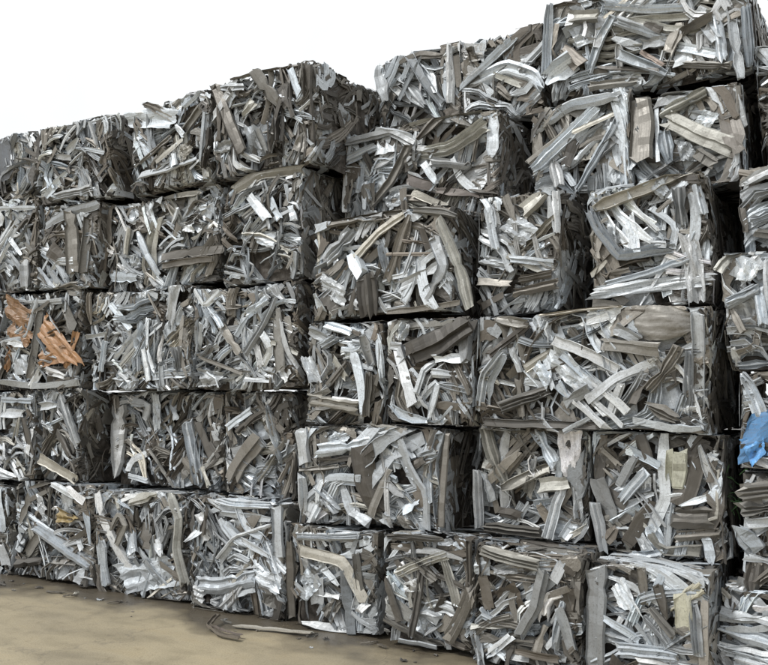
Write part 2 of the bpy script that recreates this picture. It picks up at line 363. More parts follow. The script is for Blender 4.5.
# u0, u1, z0, z1, setback, depth, label, piece scale, palette, [(kind, colour, width, [(x, z) on the face])]
BALES = [
(-8.360,-7.333,0.000,0.864,0.00,1.05,'bale on the ground at the left edge of the bottom layer',0.95,'m',[('r','W',0.102,[(0.894,0.813),(0.965,0.448)]),('f','L',0.101,[(0.927,0.298),(0.998,0.121)])]),
(-7.286,-6.167,0.000,0.894,0.00,1.05,'dim bottom bale on the ground holding a crumpled ochre yellow sheet',0.95,'t',[('r','W',0.113,[(0.366,0.482),(0.649,0.363),(1.078,0.195)]),('f','W',0.067,[(0.567,0.885),(0.948,0.765)]),('s','YO',0.104,[(0.648,0.59),(0.875,0.553)]),('f','W',0.058,[(0.859,0.449),(0.995,0.323)]),('f','T',0.092,[(0.107,0.5),(0.236,0.761)]),('t','K',0.091,[(0.101,0.12),(0.384,0.164)]),('f','T',0.091,[(0.21,0.22),(0.424,0.451)]),('c','T',0.073,[(0.604,0.185),(0.923,0.198)]),('s','L',0.098,[(0.352,0.731),(0.472,0.596)]),('f','L',0.08,[(1.004,0.699),(1.094,0.399)])]),
(-6.138,-5.049,0.000,0.888,0.00,1.05,'bottom bale with a long white strip down its left side and a pale crumpled sheet',0.90,'m',[('c','W',0.086,[(0.012,0.879),(0.088,0.646),(0.321,0.364),(0.519,0.187)]),('f','T',0.06,[(0.24,0.556),(0.332,0.695),(0.432,0.603),(0.319,0.43)]),('s','W',0.239,[(0.498,0.12),(0.701,0.301),(0.928,0.228)]),('r','C',0.101,[(0.908,0.891),(1.025,0.676),(1.01,0.424),(1.105,0.153)]),('f','C',0.091,[(0.449,0.785),(0.773,0.884)]),('f','L',0.11,[(0.482,0.541),(0.559,0.385)]),('r','W',0.092,[(0.131,0.448),(0.161,0.085)]),('f','W',0.074,[(0.785,0.5),(0.879,0.381)]),('f','T',0.109,[(0.667,0.619),(0.696,0.429)]),('f','L',0.074,[(0.812,0.375),(0.917,0.605)]),('f','K',0.083,[(0.593,0.744),(0.55,0.611)])]),
(-5.005,-3.998,0.000,0.876,-0.02,1.05,'bottom bale on the ground with bright white bent profiles, left of the loose strips',0.95,'b',[('r','W',0.078,[(0.33,0.876),(0.513,0.841),(0.863,0.861)]),('b','W',0.051,[(0.374,0.757),(0.864,0.744)]),('f','L',0.099,[(0.919,0.85),(0.95,0.491)]),('f','L',0.07,[(0.382,0.41),(0.519,0.571),(0.865,0.686)]),('f','L',0.064,[(0.381,0.44),(0.406,0.203)]),('c','W',0.05,[(0.598,0.578),(0.868,0.469)]),('r','W',0.142,[(0.118,0.187),(0.366,0.199),(0.719,0.295)]),('s','W',0.136,[(0.719,0.324),(0.946,0.261)]),('c','L',0.047,[(0.448,0.118),(0.721,0.208)]),('s','W',0.11,[(0.078,0.122),(0.224,0.117)]),('f','L',0.072,[(0.024,0.532),(0.19,0.668)]),('f','L',0.075,[(0.523,0.364),(0.756,0.415)]),('f','K',0.078,[(0.229,0.793),(0.191,0.607)]),('f','T',0.085,[(0.836,0.163),(0.948,0.118)])]),
(-3.921,-3.143,0.000,0.724,-0.08,1.05,'bottom bale directly behind the loose pale strip on the sand',1.00,'m',[('f','C',0.093,[(0.121,0.548),(0.492,0.513),(0.67,0.256)]),('c','L',0.073,[(0.509,0.449),(0.559,0.008)]),('f','W',0.069,[(0.259,0.478),(0.46,0.338)]),('r','W',0.058,[(0.085,0.641),(0.621,0.702)]),('b','W',0.035,[(0.107,0.245),(0.461,0.258)]),('s','L',0.156,[(0.141,0.358),(0.227,0.286)]),('f','T',0.059,[(0.022,0.594),(0.029,0.045)]),('f','L',0.108,[(0.262,0.182),(0.294,0.374)]),('c','L',0.057,[(0.161,0.035),(0.527,0.03)]),('f','T',0.061,[(0.605,0.563),(0.638,0.331)]),('b','W',0.066,[(0.686,0.232),(0.638,0.175)]),('f','W',0.052,[(0.156,0.496),(0.175,0.389)]),('s','T',0.096,[(0.363,0.114),(0.428,0.228)])]),
(-3.064,-2.401,0.000,0.736,-0.17,1.05,'brownish bottom bale just left of the one with the looped grey strip',1.00,'t',[('r','C',0.064,[(0.113,0.471),(0.332,0.567),(0.473,0.616)]),('r','T',0.107,[(0.497,0.113),(0.581,0.267),(0.65,0.418)]),('f','K',0.062,[(0.244,0.078),(0.288,0.501)]),('r','C',0.07,[(0.445,0.589),(0.527,0.404),(0.554,0.311)]),('f','K',0.034,[(0.36,0.483),(0.609,0.437)]),('s','W',0.084,[(0.186,0.416),(0.216,0.357)]),('r','T',0.059,[(0.038,0.716),(0.446,0.724)]),('f','L',0.031,[(0.156,0.041),(0.414,0.017)]),('c','D',0.046,[(0.645,0.74),(0.65,0.465)]),('c','K',0.062,[(0.387,0.194),(0.471,0.35)]),('f','T',0.064,[(0.038,0.425),(0.127,0.161)]),('s','W',0.072,[(0.557,0.721),(0.625,0.654)]),('f','L',0.046,[(0.33,0.089),(0.443,0.177)]),('f','B',0.064,[(0.068,0.655),(0.332,0.628)])]),
(-2.366,-1.643,0.000,0.737,-0.20,1.05,'bottom bale with a looped grey strip bent into a ring on its face',1.00,'t',[('f','L',0.075,[(0.331,0.225),(0.437,0.404),(0.491,0.622)]),('f','T',0.046,[(0.296,0.531),(0.268,0.408),(0.319,0.271),(0.411,0.425),(0.37,0.539)]),('b','C',0.042,[(0.01,0.219),(0.24,0.261)]),('r','L',0.064,[(0.545,0.162),(0.605,0.447)]),('r','C',0.078,[(0.084,0.706),(0.454,0.654)]),('f','K',0.055,[(0.25,0.024),(0.279,0.218)]),('f','T',0.055,[(0.419,0.097),(0.498,0.294)]),('c','T',0.049,[(0.677,0.64),(0.697,0.412)]),('b','L',0.059,[(0.587,0.422),(0.656,0.178)]),('f','W',0.056,[(0.131,0.078),(0.279,0.206)]),('c','T',0.04,[(0.399,0.423),(0.651,0.545)]),('f','B',0.068,[(0.082,0.533),(0.134,0.344)]),('s','L',0.062,[(0.164,0.59),(0.324,0.63)]),('b','B',0.04,[(0.317,0.129),(0.569,0.108)]),('s','L',0.062,[(0.023,0.184),(0.076,-0.003)]),('c','L',0.064,[(0.63,0.729),(0.553,0.581)])]),
(-1.627,-0.937,0.000,0.694,-0.20,2.00,'bottom bale with a wide pale upright board and a yellow panel',1.00,'m',[('f','L',0.121,[(0.071,0.653),(0.069,0.38),(0.039,0.06)]),('s','W',0.091,[(0.187,0.619),(0.263,0.449)]),('b','W',0.041,[(0.123,0.387),(0.303,0.277)]),('f','Y',0.092,[(0.556,0.571),(0.566,0.357)]),('s','Y',0.065,[(0.485,0.508),(0.627,0.611)]),('f','T',0.052,[(0.336,0.679),(0.342,0.48)]),('r','L',0.059,[(0.614,0.534),(0.627,0.28)]),('c','T',0.045,[(0.667,0.562),(0.649,0.199)]),('r','W',0.09,[(0.189,0.217),(0.499,0.229)]),('s','L',0.072,[(0.074,0.29),(0.258,0.249)]),('f','K',0.071,[(0.187,0.172),(0.139,0.076)]),('r','T',0.056,[(0.375,0.462),(0.502,0.348)]),('r','L',0.07,[(0.3,0.167),(0.518,0.157)]),('f','K',0.061,[(0.423,0.6),(0.461,0.429)])]),
(-0.958,-0.155,0.000,0.605,0.00,2.00,'bale in the bottom right corner with long white ribbed profiles lying flat',1.20,'b',[('r','W',0.089,[(0.008,0.371),(0.133,0.355),(0.315,0.326)]),('r','W',0.079,[(0.004,0.261),(0.332,0.244)]),('f','L',0.052,[(0.011,0.46),(0.34,0.446)]),('r','W',0.078,[(0.088,0.23),(0.33,0.181)]),('s','L',0.079,[(0.024,0.199),(0.084,0.121)]),('c','W',0.051,[(0.18,0.502),(0.342,0.5)])]),
(-8.300,-7.025,0.894,1.758,0.00,1.05,'second layer bale at the left edge, under the bale with orange sheets',0.95,'m',[('b','W',0.097,[(0.787,0.656),(1.1,0.641)]),('f','W',0.09,[(0.808,0.329),(0.921,0.203)]),('f','K',0.081,[(1.154,0.593),(1.226,0.212)]),('f','L',0.056,[(0.832,0.787),(1.246,0.753)])]),
(-6.922,-6.363,0.894,1.748,0.00,1.05,'narrow dark second layer bale with a black recess on its right side',0.95,'d',[('f','C',0.099,[(0.022,0.218),(0.528,0.038)]),('b','W',0.074,[(0.02,0.705),(0.238,0.705)]),('r','L',0.079,[(0.281,0.798),(0.41,0.567),(0.558,0.356)]),('s','W',0.073,[(0.029,0.532),(0.153,0.486)]),('f','K',0.079,[(0.178,0.471),(0.473,0.232)])]),
(-6.272,-4.860,0.888,1.741,0.25,1.05,'shaded second layer bale set back under the overhang, with a white ribbed upright strip',0.95,'t',[('f','L',0.151,[(0.116,0.726),(0.14,0.113)]),('f','L',0.078,[(0.313,0.763),(0.53,0.726),(0.492,0.606)]),('f','W',0.057,[(0.293,0.149),(0.311,0.241),(0.544,0.307)]),('f','W',0.051,[(0.294,0.104),(0.511,0.054)]),('r','W',0.098,[(1.026,0.58),(1.072,0.322),(1.137,0.068)]),('f','K',0.073,[(1.144,0.582),(1.345,0.161)]),('s','L',0.095,[(0.613,0.771),(0.643,0.488)]),('f','L',0.069,[(0.779,0.77),(0.905,0.609)]),('f','T',0.079,[(1.143,0.61),(1.255,0.754)]),('f','C',0.072,[(1.192,0.212),(1.271,0.074)])]),
(-4.812,-4.077,0.876,1.738,0.22,1.05,'set back second layer bale with a wide taupe board slanting up its face',0.95,'t',[('f','T',0.169,[(0.098,0.129),(0.203,0.297),(0.37,0.465)]),('f','W',0.065,[(0.053,0.542),(0.303,0.696)]),('f','L',0.07,[(0.093,0.349),(0.308,0.409)]),('r','L',0.086,[(0.477,0.737),(0.586,0.309)])]),
(-3.889,-2.684,0.736,1.465,0.00,1.05,'wide second layer bale with a white profile across it and a dark brown board',1.00,'m',[('r','W',0.101,[(0.197,0.546),(0.535,0.569),(0.823,0.643)]),('b','L',0.097,[(0.019,0.699),(0.075,0.444)]),('c','T',0.033,[(0.023,0.4),(0.369,0.427)]),('r','W',0.09,[(0.059,0.359),(0.061,0.106)]),('f','W',0.077,[(0.095,0.192),(0.302,0.341),(0.568,0.326)]),('c','W',0.07,[(0.403,0.291),(0.487,0.105),(0.633,0.034)]),('f','L',0.113,[(0.869,0.591),(0.976,0.396),(1.081,0.271),(1.08,0.04)]),('f','D',0.179,[(0.567,0.542),(0.617,0.301),(0.713,0.119)]),('f','T',0.056,[(0.665,0.089),(0.791,0.415)]),('f','W',0.061,[(0.915,0.132),(1.036,0.217)]),('c','L',0.069,[(1.186,0.689),(1.141,0.506),(1.206,0.1)]),('f','T',0.055,[(1.23,0.689),(1.217,0.075)]),('s','L',0.083,[(0.199,0.253),(0.371,0.125)]),('s','W',0.124,[(0.3,0.647),(0.402,0.593)]),('r','L',0.061,[(1.037,0.529),(1.156,0.559)]),('f','K',0.045,[(0.198,0.454),(0.664,0.513)]),('f','L',0.057,[(0.696,0.654),(0.854,0.683)]),('f','B',0.072,[(0.976,0.449),(1.067,0.504)]),('r','L',0.06,[(1.096,0.401),(1.14,0.223)]),('b','W',0.073,[(0.76,0.083),(0.822,0.047)])]),
(-2.466,-1.707,0.737,1.457,0.12,1.05,'second layer bale right of the wide black gap, white crumpled sheet near its corner',1.00,'m',[('r','C',0.085,[(0.052,0.719),(0.131,0.481),(0.215,0.327)]),('r','W',0.083,[(0.403,0.711),(0.536,0.508)]),('s','W',0.145,[(0.646,0.676),(0.668,0.449)]),('f','T',0.091,[(0.075,0.693),(0.361,0.684)]),('r','W',0.064,[(0.487,0.025),(0.544,0.231),(0.587,0.359)]),('b','W',0.064,[(0.594,0.033),(0.675,0.164)]),('b','C',0.087,[(0.438,0.352),(0.627,0.386)]),('r','T',0.078,[(0.038,0.042),(0.433,0.046)]),('f','T',0.084,[(0.1,0.363),(0.303,0.554)]),('c','C',0.072,[(0.186,0.314),(0.481,0.457)]),('r','W',0.074,[(-0.002,0.411),(0.009,0.04)]),('c','W',0.056,[(0.057,0.401),(0.099,0.231)]),('s','C',0.093,[(0.327,0.282),(0.398,0.402)]),('f','T',0.065,[(0.436,0.224),(0.515,0.103)]),('f','K',0.067,[(0.155,0.155),(0.297,0.138)]),('s','L',0.059,[(0.68,0.414),(0.701,0.19)])]),
(-1.688,-0.896,0.694,1.443,0.12,2.00,'second layer bale with a dark brown upright board beside a pale yellow panel',1.00,'m',[('f','L',0.11,[(0.044,0.439),(0.114,0.198)]),('f','W',0.052,[(0.175,0.666),(0.426,0.552)]),('f','L',0.071,[(0.455,0.744),(0.449,0.529),(0.456,0.363),(0.356,0.167)]),('f','D',0.135,[(0.65,0.712),(0.611,0.535),(0.548,0.345)]),('f','L',0.057,[(0.181,0.421),(0.283,0.595)]),('f','T',0.11,[(0.099,0.639),(0.146,0.493)]),('f','Y',0.121,[(0.533,0.627),(0.516,0.437)]),('b','W',0.037,[(0.536,0.32),(0.718,0.389)]),('c','C',0.061,[(0.356,0.143),(0.412,0.053),(0.619,0.071)]),('t','C',0.027,[(0.756,0.541),(0.736,0.264),(0.681,0.248)]),('r','T',0.129,[(0.511,0.249),(0.703,0.261)]),('r','T',0.074,[(0.508,0.143),(0.734,0.183)]),('c','B',0.077,[(0.197,0.059),(0.36,0.31)]),('r','L',0.079,[(0.015,0.289),(0.046,-0.003)]),('r','W',0.062,[(0.179,0.323),(0.341,0.501)]),('f','K',0.083,[(0.311,0.718),(0.378,0.526)]),('s','W',0.071,[(0.195,-0.014),(0.364,0.002)]),('c','L',0.05,[(0.66,0.677),(0.742,0.425)]),('f','B',0.078,[(0.073,0.073),(0.137,0.151)]),('f','W',0.063,[(0.666,0.144),(0.684,0.008)])]),
(-0.832,-0.085,0.605,1.245,0.08,2.00,'right edge bale under the blue sheet, with brown ribbed boards at its top',1.10,'t',[('r','T',0.101,[(0.001,0.533),(0.232,0.566)]),('r','T',0.081,[(-0.003,0.431),(0.228,0.472)]),('f','L',0.1,[(-0.023,0.34),(0.075,0.213)]),('r','K',0.122,[(0.048,-0.054),(0.071,0.125)]),('f','L',0.047,[(0.01,0.175),(0.216,0.149)]),('c','L',0.057,[(0.016,0.354),(0.225,0.397)]),('f','L',0.042,[(-0.031,-0.085),(0.006,0.052)]),('r','T',0.061,[(0.089,0.038),(0.195,0.136)])]),
(-8.330,-6.404,1.758,2.712,0.00,1.05,'third layer bale at the left edge packed with crumpled orange sheets',0.95,'d',[('s','O',0.191,[(0.922,0.83),(1.323,0.659)]),('s','O',0.191,[(0.881,0.633),(1.252,0.475)]),('s','O',0.165,[(1.358,0.658),(1.539,0.489),(1.813,0.274)]),('s','O',0.156,[(1.401,0.318),(1.714,0.371)]),('s','O',0.106,[(1.767,0.244),(1.865,0.444)]),('s','O',0.077,[(0.888,0.186),(0.912,0.383)]),('c','T',0.069,[(1.35,0.787),(1.316,0.498),(1.286,0.145)]),('b','W',0.077,[(0.907,0.466),(1.143,0.44)]),('f','L',0.052,[(1.001,0.216),(1.093,0.409)]),('f','T',0.115,[(1.667,0.816),(1.845,0.569)]),('c','L',0.056,[(0.799,0.072),(1.316,0.055),(1.939,0.055)]),('f','W',0.074,[(1.506,0.204),(1.75,0.12)]),('f','L',0.054,[(0.748,0.875),(1.666,0.838)])]),
(-6.306,-5.066,1.741,2.641,0.04,1.05,'third layer bale of small pale shredded pieces, just right of the orange sheet bale',0.78,'b',[('s','L',0.111,[(1.038,0.849),(0.966,0.592)]),('f','W',0.053,[(0.72,0.635),(0.729,0.369),(0.817,0.191)]),('f','W',0.053,[(0.667,0.372),(0.739,0.091)]),('f','L',0.049,[(-0.006,0.489),(0.21,0.51)]),('f','W',0.055,[(0.287,0.781),(0.513,0.556)]),('c','L',0.052,[(0.212,0.449),(0.179,0.176)]),('r','L',0.097,[(1.092,0.356),(1.098,0.156)]),('f','C',0.051,[(0.396,0.231),(0.562,0.375)]),('c','T',0.053,[(0.012,0.923),(0.025,0.611)])]),
(-5.036,-3.944,1.741,2.583,0.02,1.05,'pale finely shredded third layer bale overhanging the slanting taupe board',0.78,'b',[('r','W',0.061,[(0.581,0.291),(0.762,0.512),(0.867,0.705)]),('f','W',0.054,[(0.695,0.145),(0.837,0.31),(0.763,0.427)]),('f','T',0.09,[(0.868,0.62),(0.946,0.139)]),('f','L',0.048,[(0.585,0.09),(0.912,0.056)]),('s','W',0.074,[(0.612,0.635),(0.759,0.712)]),('f','W',0.051,[(0.041,0.828),(0.14,0.68),(0.285,0.81)]),('c','T',0.035,[(0.113,0.261),(0.515,0.141)]),('f','T',0.082,[(0.291,0.532),(0.512,0.303)]),('f','W',0.043,[(0.474,0.44),(0.577,0.599)]),('s','L',0.106,[(0.117,0.094),(0.338,0.076)]),('f','L',0.059,[(0.143,0.539),(0.036,0.319)]),('r','W',0.057,[(0.65,0.406),(0.723,0.189)])]),
(-3.875,-3.181,1.465,2.242,0.02,1.05,'narrow pale third layer bale of short crushed pieces beside the zigzag strip bale',0.95,'b',[('c','W',0.073,[(0.419,0.613),(0.483,0.399),(0.546,0.112)]),('r','C',0.098,[(0.046,0.178),(0.484,0.138)]),('f','W',0.031,[(0.26,0.204),(0.484,0.19)]),('s','L',0.075,[(0.142,0.597),(0.322,0.67)]),('f','C',0.091,[(0.258,0.485),(0.388,0.349)]),('b','L',0.076,[(0.057,0.71),(0.225,0.621)]),('c','L',0.067,[(0.545,0.661),(0.592,0.449)]),('s','W',0.098,[(0.094,0.354),(0.025,0.519)]),('f','T',0.057,[(0.194,0.298),(0.388,0.455)]),('r','T',0.055,[(0.576,0.397),(0.562,0.086)]),('f','W',0.075,[(0.191,0.758),(0.418,0.693)])]),
(-3.127,-2.446,1.465,2.214,0.00,1.05,'third layer bale with a broad dark brown board above white zigzag strips',1.00,'m',[('c','W',0.074,[(0.038,0.726),(0.112,0.467),(0.228,0.137)]),('f','W',0.058,[(0.228,0.125),(0.342,0.236),(0.426,0.309),(0.355,0.039)]),('f','K',0.166,[(0.214,0.489),(0.456,0.58),(0.674,0.693)]),('b','W',0.068,[(0.413,0.458),(0.645,0.463)]),('c','W',0.064,[(0.038,0.125),(0.141,0.05),(0.341,0.026)]),('r','W',0.068,[(0.454,0.284),(0.643,0.234)]),('r','L',0.068,[(0.399,0.359),(0.618,0.343)]),('b','L',0.083,[(0.634,0.622),(0.645,0.451)]),('f','T',0.06,[(0.113,0.683),(0.567,0.699)]),('c','T',0.057,[(0.369,0.137),(0.669,0.137)]),('f','L',0.053,[(0.256,0.212),(0.314,0.386),(0.399,0.434)]),('s','L',0.065,[(0.142,0.593),(0.171,0.693)])]),
(-2.416,-0.933,1.457,2.220,0.00,1.60,'long third layer bale with a brown oval plate near its top right corner',1.00,'m',[('f','T',0.094,[(0.892,0.602),(1.017,0.706),(1.127,0.785)]),('o','T',0.206,[(1.063,0.623),(1.231,0.706),(1.378,0.638)]),('c','W',0.065,[(0.557,0.579),(0.763,0.482),(0.96,0.366)]),('f','W',0.078,[(0.782,0.185),(0.959,0.317),(1.176,0.421)]),('s','W',0.14,[(0.569,0.514),(0.632,0.336),(0.759,0.271)]),('r','C',0.06,[(0.453,0.764),(0.718,0.773),(0.97,0.77)]),('f','W',0.041,[(0.531,0.592),(0.466,0.686),(0.426,0.752)]),('c','L',0.075,[(1.425,0.706),(1.428,0.46),(1.415,0.044)]),('r','W',0.065,[(1.373,0.486),(1.362,0.113)]),('r','T',0.081,[(1.148,0.254),(1.245,0.371),(1.317,0.511)]),('f','K',0.056,[(1.051,0.16),(1.127,0.35)]),('r','T',0.088,[(0.195,0.161),(0.39,0.237),(0.525,0.274)]),('f','C',0.055,[(0.366,0.418),(0.53,0.529)]),('b','W',0.044,[(0.257,0.552),(0.324,0.393)]),('f','L',0.045,[(0.096,0.161),(0.112,0.319),(0.228,0.5)]),('r','W',0.056,[(0.023,0.135),(0.055,0.373),(0.2,0.528)]),('f','K',0.056,[(0.114,0.504),(0.37,0.704)]),('f','L',0.032,[(0.625,0.006),(0.855,0.111)]),('c','K',0.05,[(0.051,0.056),(0.441,0.059),(0.829,0.025)]),('b','L',0.085,[(0.629,0.185),(0.784,0.259)]),('r','T',0.096,[(1.146,0.159),(1.305,0.089)]),('b','L',0.068,[(0.942,0.624),(1.085,0.544)]),('f','T',0.084,[(0.865,0.528),(1.202,0.492)]),('f','W',0.059,[(0.579,0.311),(0.68,0.16)]),('c','L',0.043,[(1.049,0.064),(1.28,0.031),(1.437,0.044)]),('b','T',0.073,[(0.146,0.742),(0.37,0.704)]),('c','W',0.048,[(0.608,0.488),(0.785,0.308)]),('f','L',0.062,[(0.904,0.087),(0.982,0.281)]),('f','T',0.06,[(0.31,0.342),(0.334,0.109)]),('f','W',0.053,[(0.716,0.66),(0.894,0.7)]),('s','W',0.071,[(0.448,0.416),(0.526,0.312)])]),
(-0.834,-0.061,1.245,1.804,0.08,2.00,'bale at the right edge with a crumpled bright blue plastic sheet',1.00,'m',[('r','W',0.083,[(0.025,0.543),(0.113,0.325)]),('p','BL',0.241,[(0.047,0.188),(0.166,0.226),(0.276,0.241)]),('p','BL',0.106,[(0.036,0.108),(0.138,0.145)]),('f','K',0.048,[(0.01,0.119),(0.18,0.134)]),('f','T',0.073,[(0.089,0.542),(0.256,0.527)]),('f','W',0.072,[(0.15,0.461),(0.251,0.393)])]),
(-8.270,-7.050,2.712,3.651,0.00,1.00,'fourth layer bale at the left edge with a thin white strip along its top',0.95,'m',[('f','W',0.052,[(0.629,0.852),(1.161,0.804)]),('b','L',0.113,[(1.036,0.284),(1.077,0.016)]),('f','W',0.051,[(0.757,0.546),(0.927,0.36)]),('f','T',0.078,[(1.174,0.569),(0.996,0.088)])]),
(-7.007,-6.239,2.712,3.533,0.00,1.00,'brownish fourth layer bale with upright taupe strips, left of the short white board',0.95,'t',[('f','T',0.131,[(0.422,0.707),(0.496,0.156)]),('f','L',0.091,[(0.06,0.619),(0.397,0.726),(0.77,0.759)]),('c','T',0.088,[(0.637,0.649),(0.637,0.144)]),('f','B',0.145,[(0.172,0.378),(0.324,0.267)])]),
(-6.209,-4.801,2.641,3.474,0.12,1.00,'brown fourth layer bale with a short white board at its lower left corner',0.95,'t',[('f','W',0.113,[(0.064,0.166),(0.439,0.136)]),('f','W',0.065,[(0.445,0.548),(0.56,0.323),(0.712,0.128)]),('b','W',0.051,[(0.843,0.535),(0.96,0.67)]),('s','W',0.101,[(1.005,0.502),(1.123,0.489)]),('f','T',0.083,[(0.769,0.273),(1.434,0.268)]),('f','T',0.07,[(0.808,0.329),(0.964,0.521)]),('t','C',0.046,[(0.257,0.351),(0.314,0.594)]),('s','L',0.124,[(0.348,0.266),(0.433,0.304)]),('f','L',0.104,[(0.586,0.808),(0.63,0.726)]),('f','C',0.058,[(0.711,0.816),(1.194,0.774)]),('c','T',0.057,[(0.73,0.202),(1.36,0.189)])]),
(-4.720,-3.919,2.583,3.484,0.05,1.00,'fourth layer bale under the tall corner bale, a cream strip curving over its top',0.95,'m',[('f','C',0.096,[(0.147,0.794),(0.394,0.885),(0.8,0.866)]),('f','W',0.077,[(0.291,0.718),(0.504,0.499)]),('b','W',0.057,[(0.705,0.583),(0.739,0.472)]),('f','T',0.063,[(0.768,0.79),(0.654,0.589)]),('f','W',0.064,[(0.501,0.663),(0.605,0.487)])]),
(-3.811,-2.598,2.242,2.994,0.00,1.00,'fourth layer bale with a long taupe beam, white at its tip, along its top',1.05,'m',[('b','W',0.083,[(0.035,0.721),(0.186,0.734)]),('c','T',0.094,[(0.186,0.726),(0.46,0.749),(0.799,0.735)]),('r','L',0.122,[(0.138,0.442),(0.365,0.638)]),('f','C',0.074,[(0.398,0.446),(0.617,0.611),(0.828,0.706)]),('r','T',0.1,[(0.678,0.237),(0.783,0.489),(0.873,0.687)]),('f','L',0.038,[(0.827,0.264),(0.901,0.477),(0.916,0.605)]),('r','C',0.075,[(1.118,0.646),(1.187,0.474),(1.254,0.293),(1.32,0.028)]),('f','W',0.086,[(1.074,0.511),(1.143,0.302),(1.001,0.111)]),('b','W',0.077,[(0.798,0.189),(0.973,0.265),(1.102,0.318)]),('f','T',0.07,[(0.005,0.274),(0.302,0.427)]),('b','W',0.097,[(0.334,0.479),(0.462,0.306)]),('r','K',0.146,[(0.509,0.276),(0.525,0.011)]),('s','L',0.151,[(0.106,0.28),(0.335,0.155)]),('f','W',0.042,[(0.602,0.111),(0.648,0.017),(0.827,0.033)]),('c','T',0.041,[(0.678,0.003),(0.972,0.024),(1.252,0.057)]),('r','L',0.09,[(0.617,0.545),(0.663,0.316)]),('r','T',0.061,[(0.902,0.736),(1.146,0.694),(1.257,0.655)]),('f','L',0.076,[(0.04,0.203),(0.091,0.076)]),('f','K',0.065,[(0.975,0.598),(1.031,0.362)]),('f','W',0.079,[(0.336,0.129),(0.431,0.069)])]),
(-2.469,-1.861,2.220,3.056,0.10,1.00,'fourth layer bale with cream boxes and profiles, left of the bale with bright crumpled sheets',1.10,'m',[('r','C',0.074,[(0.311,0.426),(0.449,0.52),(0.562,0.605)]),('b','C',0.098,[(0.338,0.686),(0.476,0.778)]),('r','W',0.073,[(0.555,0.789),(0.584,0.592),(0.604,0.504)]),('f','L',0.056,[(0.264,0.375),(0.557,0.316)]),('r','T',0.069,[(0.284,0.144),(0.598,0.175)]),('r','T',0.051,[(0.331,0.228),(0.556,0.242)]),('s','W',0.127,[(0.244,0.653),(0.381,0.528)]),('r','W',0.072,[(0.078,0.74),(0.147,0.464)]),('s','W',0.071,[(0.051,0.406),(0.24,0.323)]),('f','T',0.061,[(0.223,0.811),(0.29,0.603)]),('f','T',0.061,[(0.025,0.252),(0.261,0.211)])]),
(-1.718,-0.967,2.220,3.044,0.20,2.00,'fourth layer bale of bright crumpled sheets, a cream beam slanting across its top',1.10,'b',[('c','C',0.082,[(0.04,0.68),(0.416,0.758),(0.654,0.858)]),('r','W',0.073,[(0.018,0.675),(0.079,0.518),(0.201,0.338),(0.522,0.348)]),('f','T',0.049,[(0.079,0.54),(0.054,0.351)]),('s','W',0.12,[(0.248,0.605),(0.283,0.351)]),('f','W',0.048,[(0.305,0.411),(0.484,0.372)]),('r','W',0.055,[(0.113,0.178),(0.4,0.217),(0.616,0.279)]),('s','W',0.075,[(0.112,0.126),(0.398,0.136),(0.669,0.125)]),('f','T',0.036,[(0.073,0.244),(0.26,0.249)]),('r','L',0.082,[(0.591,0.726),(0.584,0.484)]),('s','W',0.093,[(0.61,0.38),(0.667,0.076)]),('f','L',0.043,[(0.522,0.348),(0.555,0.487),(0.411,0.626)]),('f','C',0.045,[(0.009,0.249),(0.117,0.324)]),('r','L',0.071,[(0.164,0.551),(0.182,0.423)]),('s','W',0.096,[(0.475,0.763),(0.512,0.696)]),('r','L',0.06,[(0.687,0.733),(0.719,0.548)])]),
(-0.887,-0.032,1.804,2.511,0.15,2.00,'right edge bale directly above the blue sheet bale, with a cream folded strip',1.10,'m',[('c','T',0.04,[(0.072,0.115),(0.17,0.147),(0.204,0.32)]),('r','L',0.065,[(0.037,0.401),(0.193,0.485)]),('r','W',0.074,[(0.236,0.482),(0.238,0.249)]),('f','W',0.05,[(0.05,0.14),(0.069,0.045)]),('r','L',0.06,[(0.069,0.033),(0.284,0.051)]),('f','C',0.066,[(0.005,0.6),(0.053,0.683),(0.153,0.731)]),('c','L',0.041,[(0.036,0.708),(0.126,0.714)]),('s','W',0.085,[(0.137,0.541),(0.175,0.633)]),('r','L',0.061,[(0.044,0.414),(0.205,0.479)]),('f','T',0.045,[(0.044,0.395),(0.109,0.239)]),('r','W',0.064,[(0.203,0.441),(0.223,0.271)])]),
(-8.310,-7.101,3.651,4.345,0.00,1.00,'top bale at the left edge with a smooth dark grey panel',0.95,'m',[('f','GD',0.173,[(0.652,0.61),(0.715,0.217)])]),
(-7.082,-6.044,3.533,4.313,0.00,1.00,'top bale with a dark side face, second from the left along the skyline',0.95,'m',[('f','W',0.071,[(0.119,0.081),(0.405,0.288)]),('r','L',0.077,[(0.22,0.068),(0.792,0.104)]),('f','L',0.07,[(0.395,0.486),(0.63,0.578)]),('b','W',0.053,[(0.249,0.46),(0.495,0.421)]),('t','L',0.041,[(0.765,0.717),(0.869,0.442)]),('f','T',0.064,[(0.104,0.365),(0.295,0.535)])]),
(-5.826,-4.851,3.474,4.285,0.02,1.00,'top bale with a folded white plate near its skyline and a white bar below',0.95,'m',[('s','W',0.133,[(0.007,0.677),(0.198,0.726),(0.493,0.575)]),('b','W',0.065,[(0.154,0.159),(0.506,0.153),(0.821,0.194)]),('f','T',0.052,[(0.151,0.266),(0.497,0.454)]),('f','C',0.051,[(0.361,0.235),(0.659,0.397)]),('f','W',0.07,[(0.543,0.267),(0.606,0.168)]),('r','T',0.079,[(0.195,0.813),(0.574,0.591)]),('s','C',0.139,[(0.661,0.337),(0.742,0.236)]),('f','T',0.082,[(0.657,0.487),(0.887,0.623)]),('f','L',0.062,[(0.898,0.183),(0.927,0.586)]),('f','W',0.057,[(0.576,0.531),(0.678,0.424)])]),
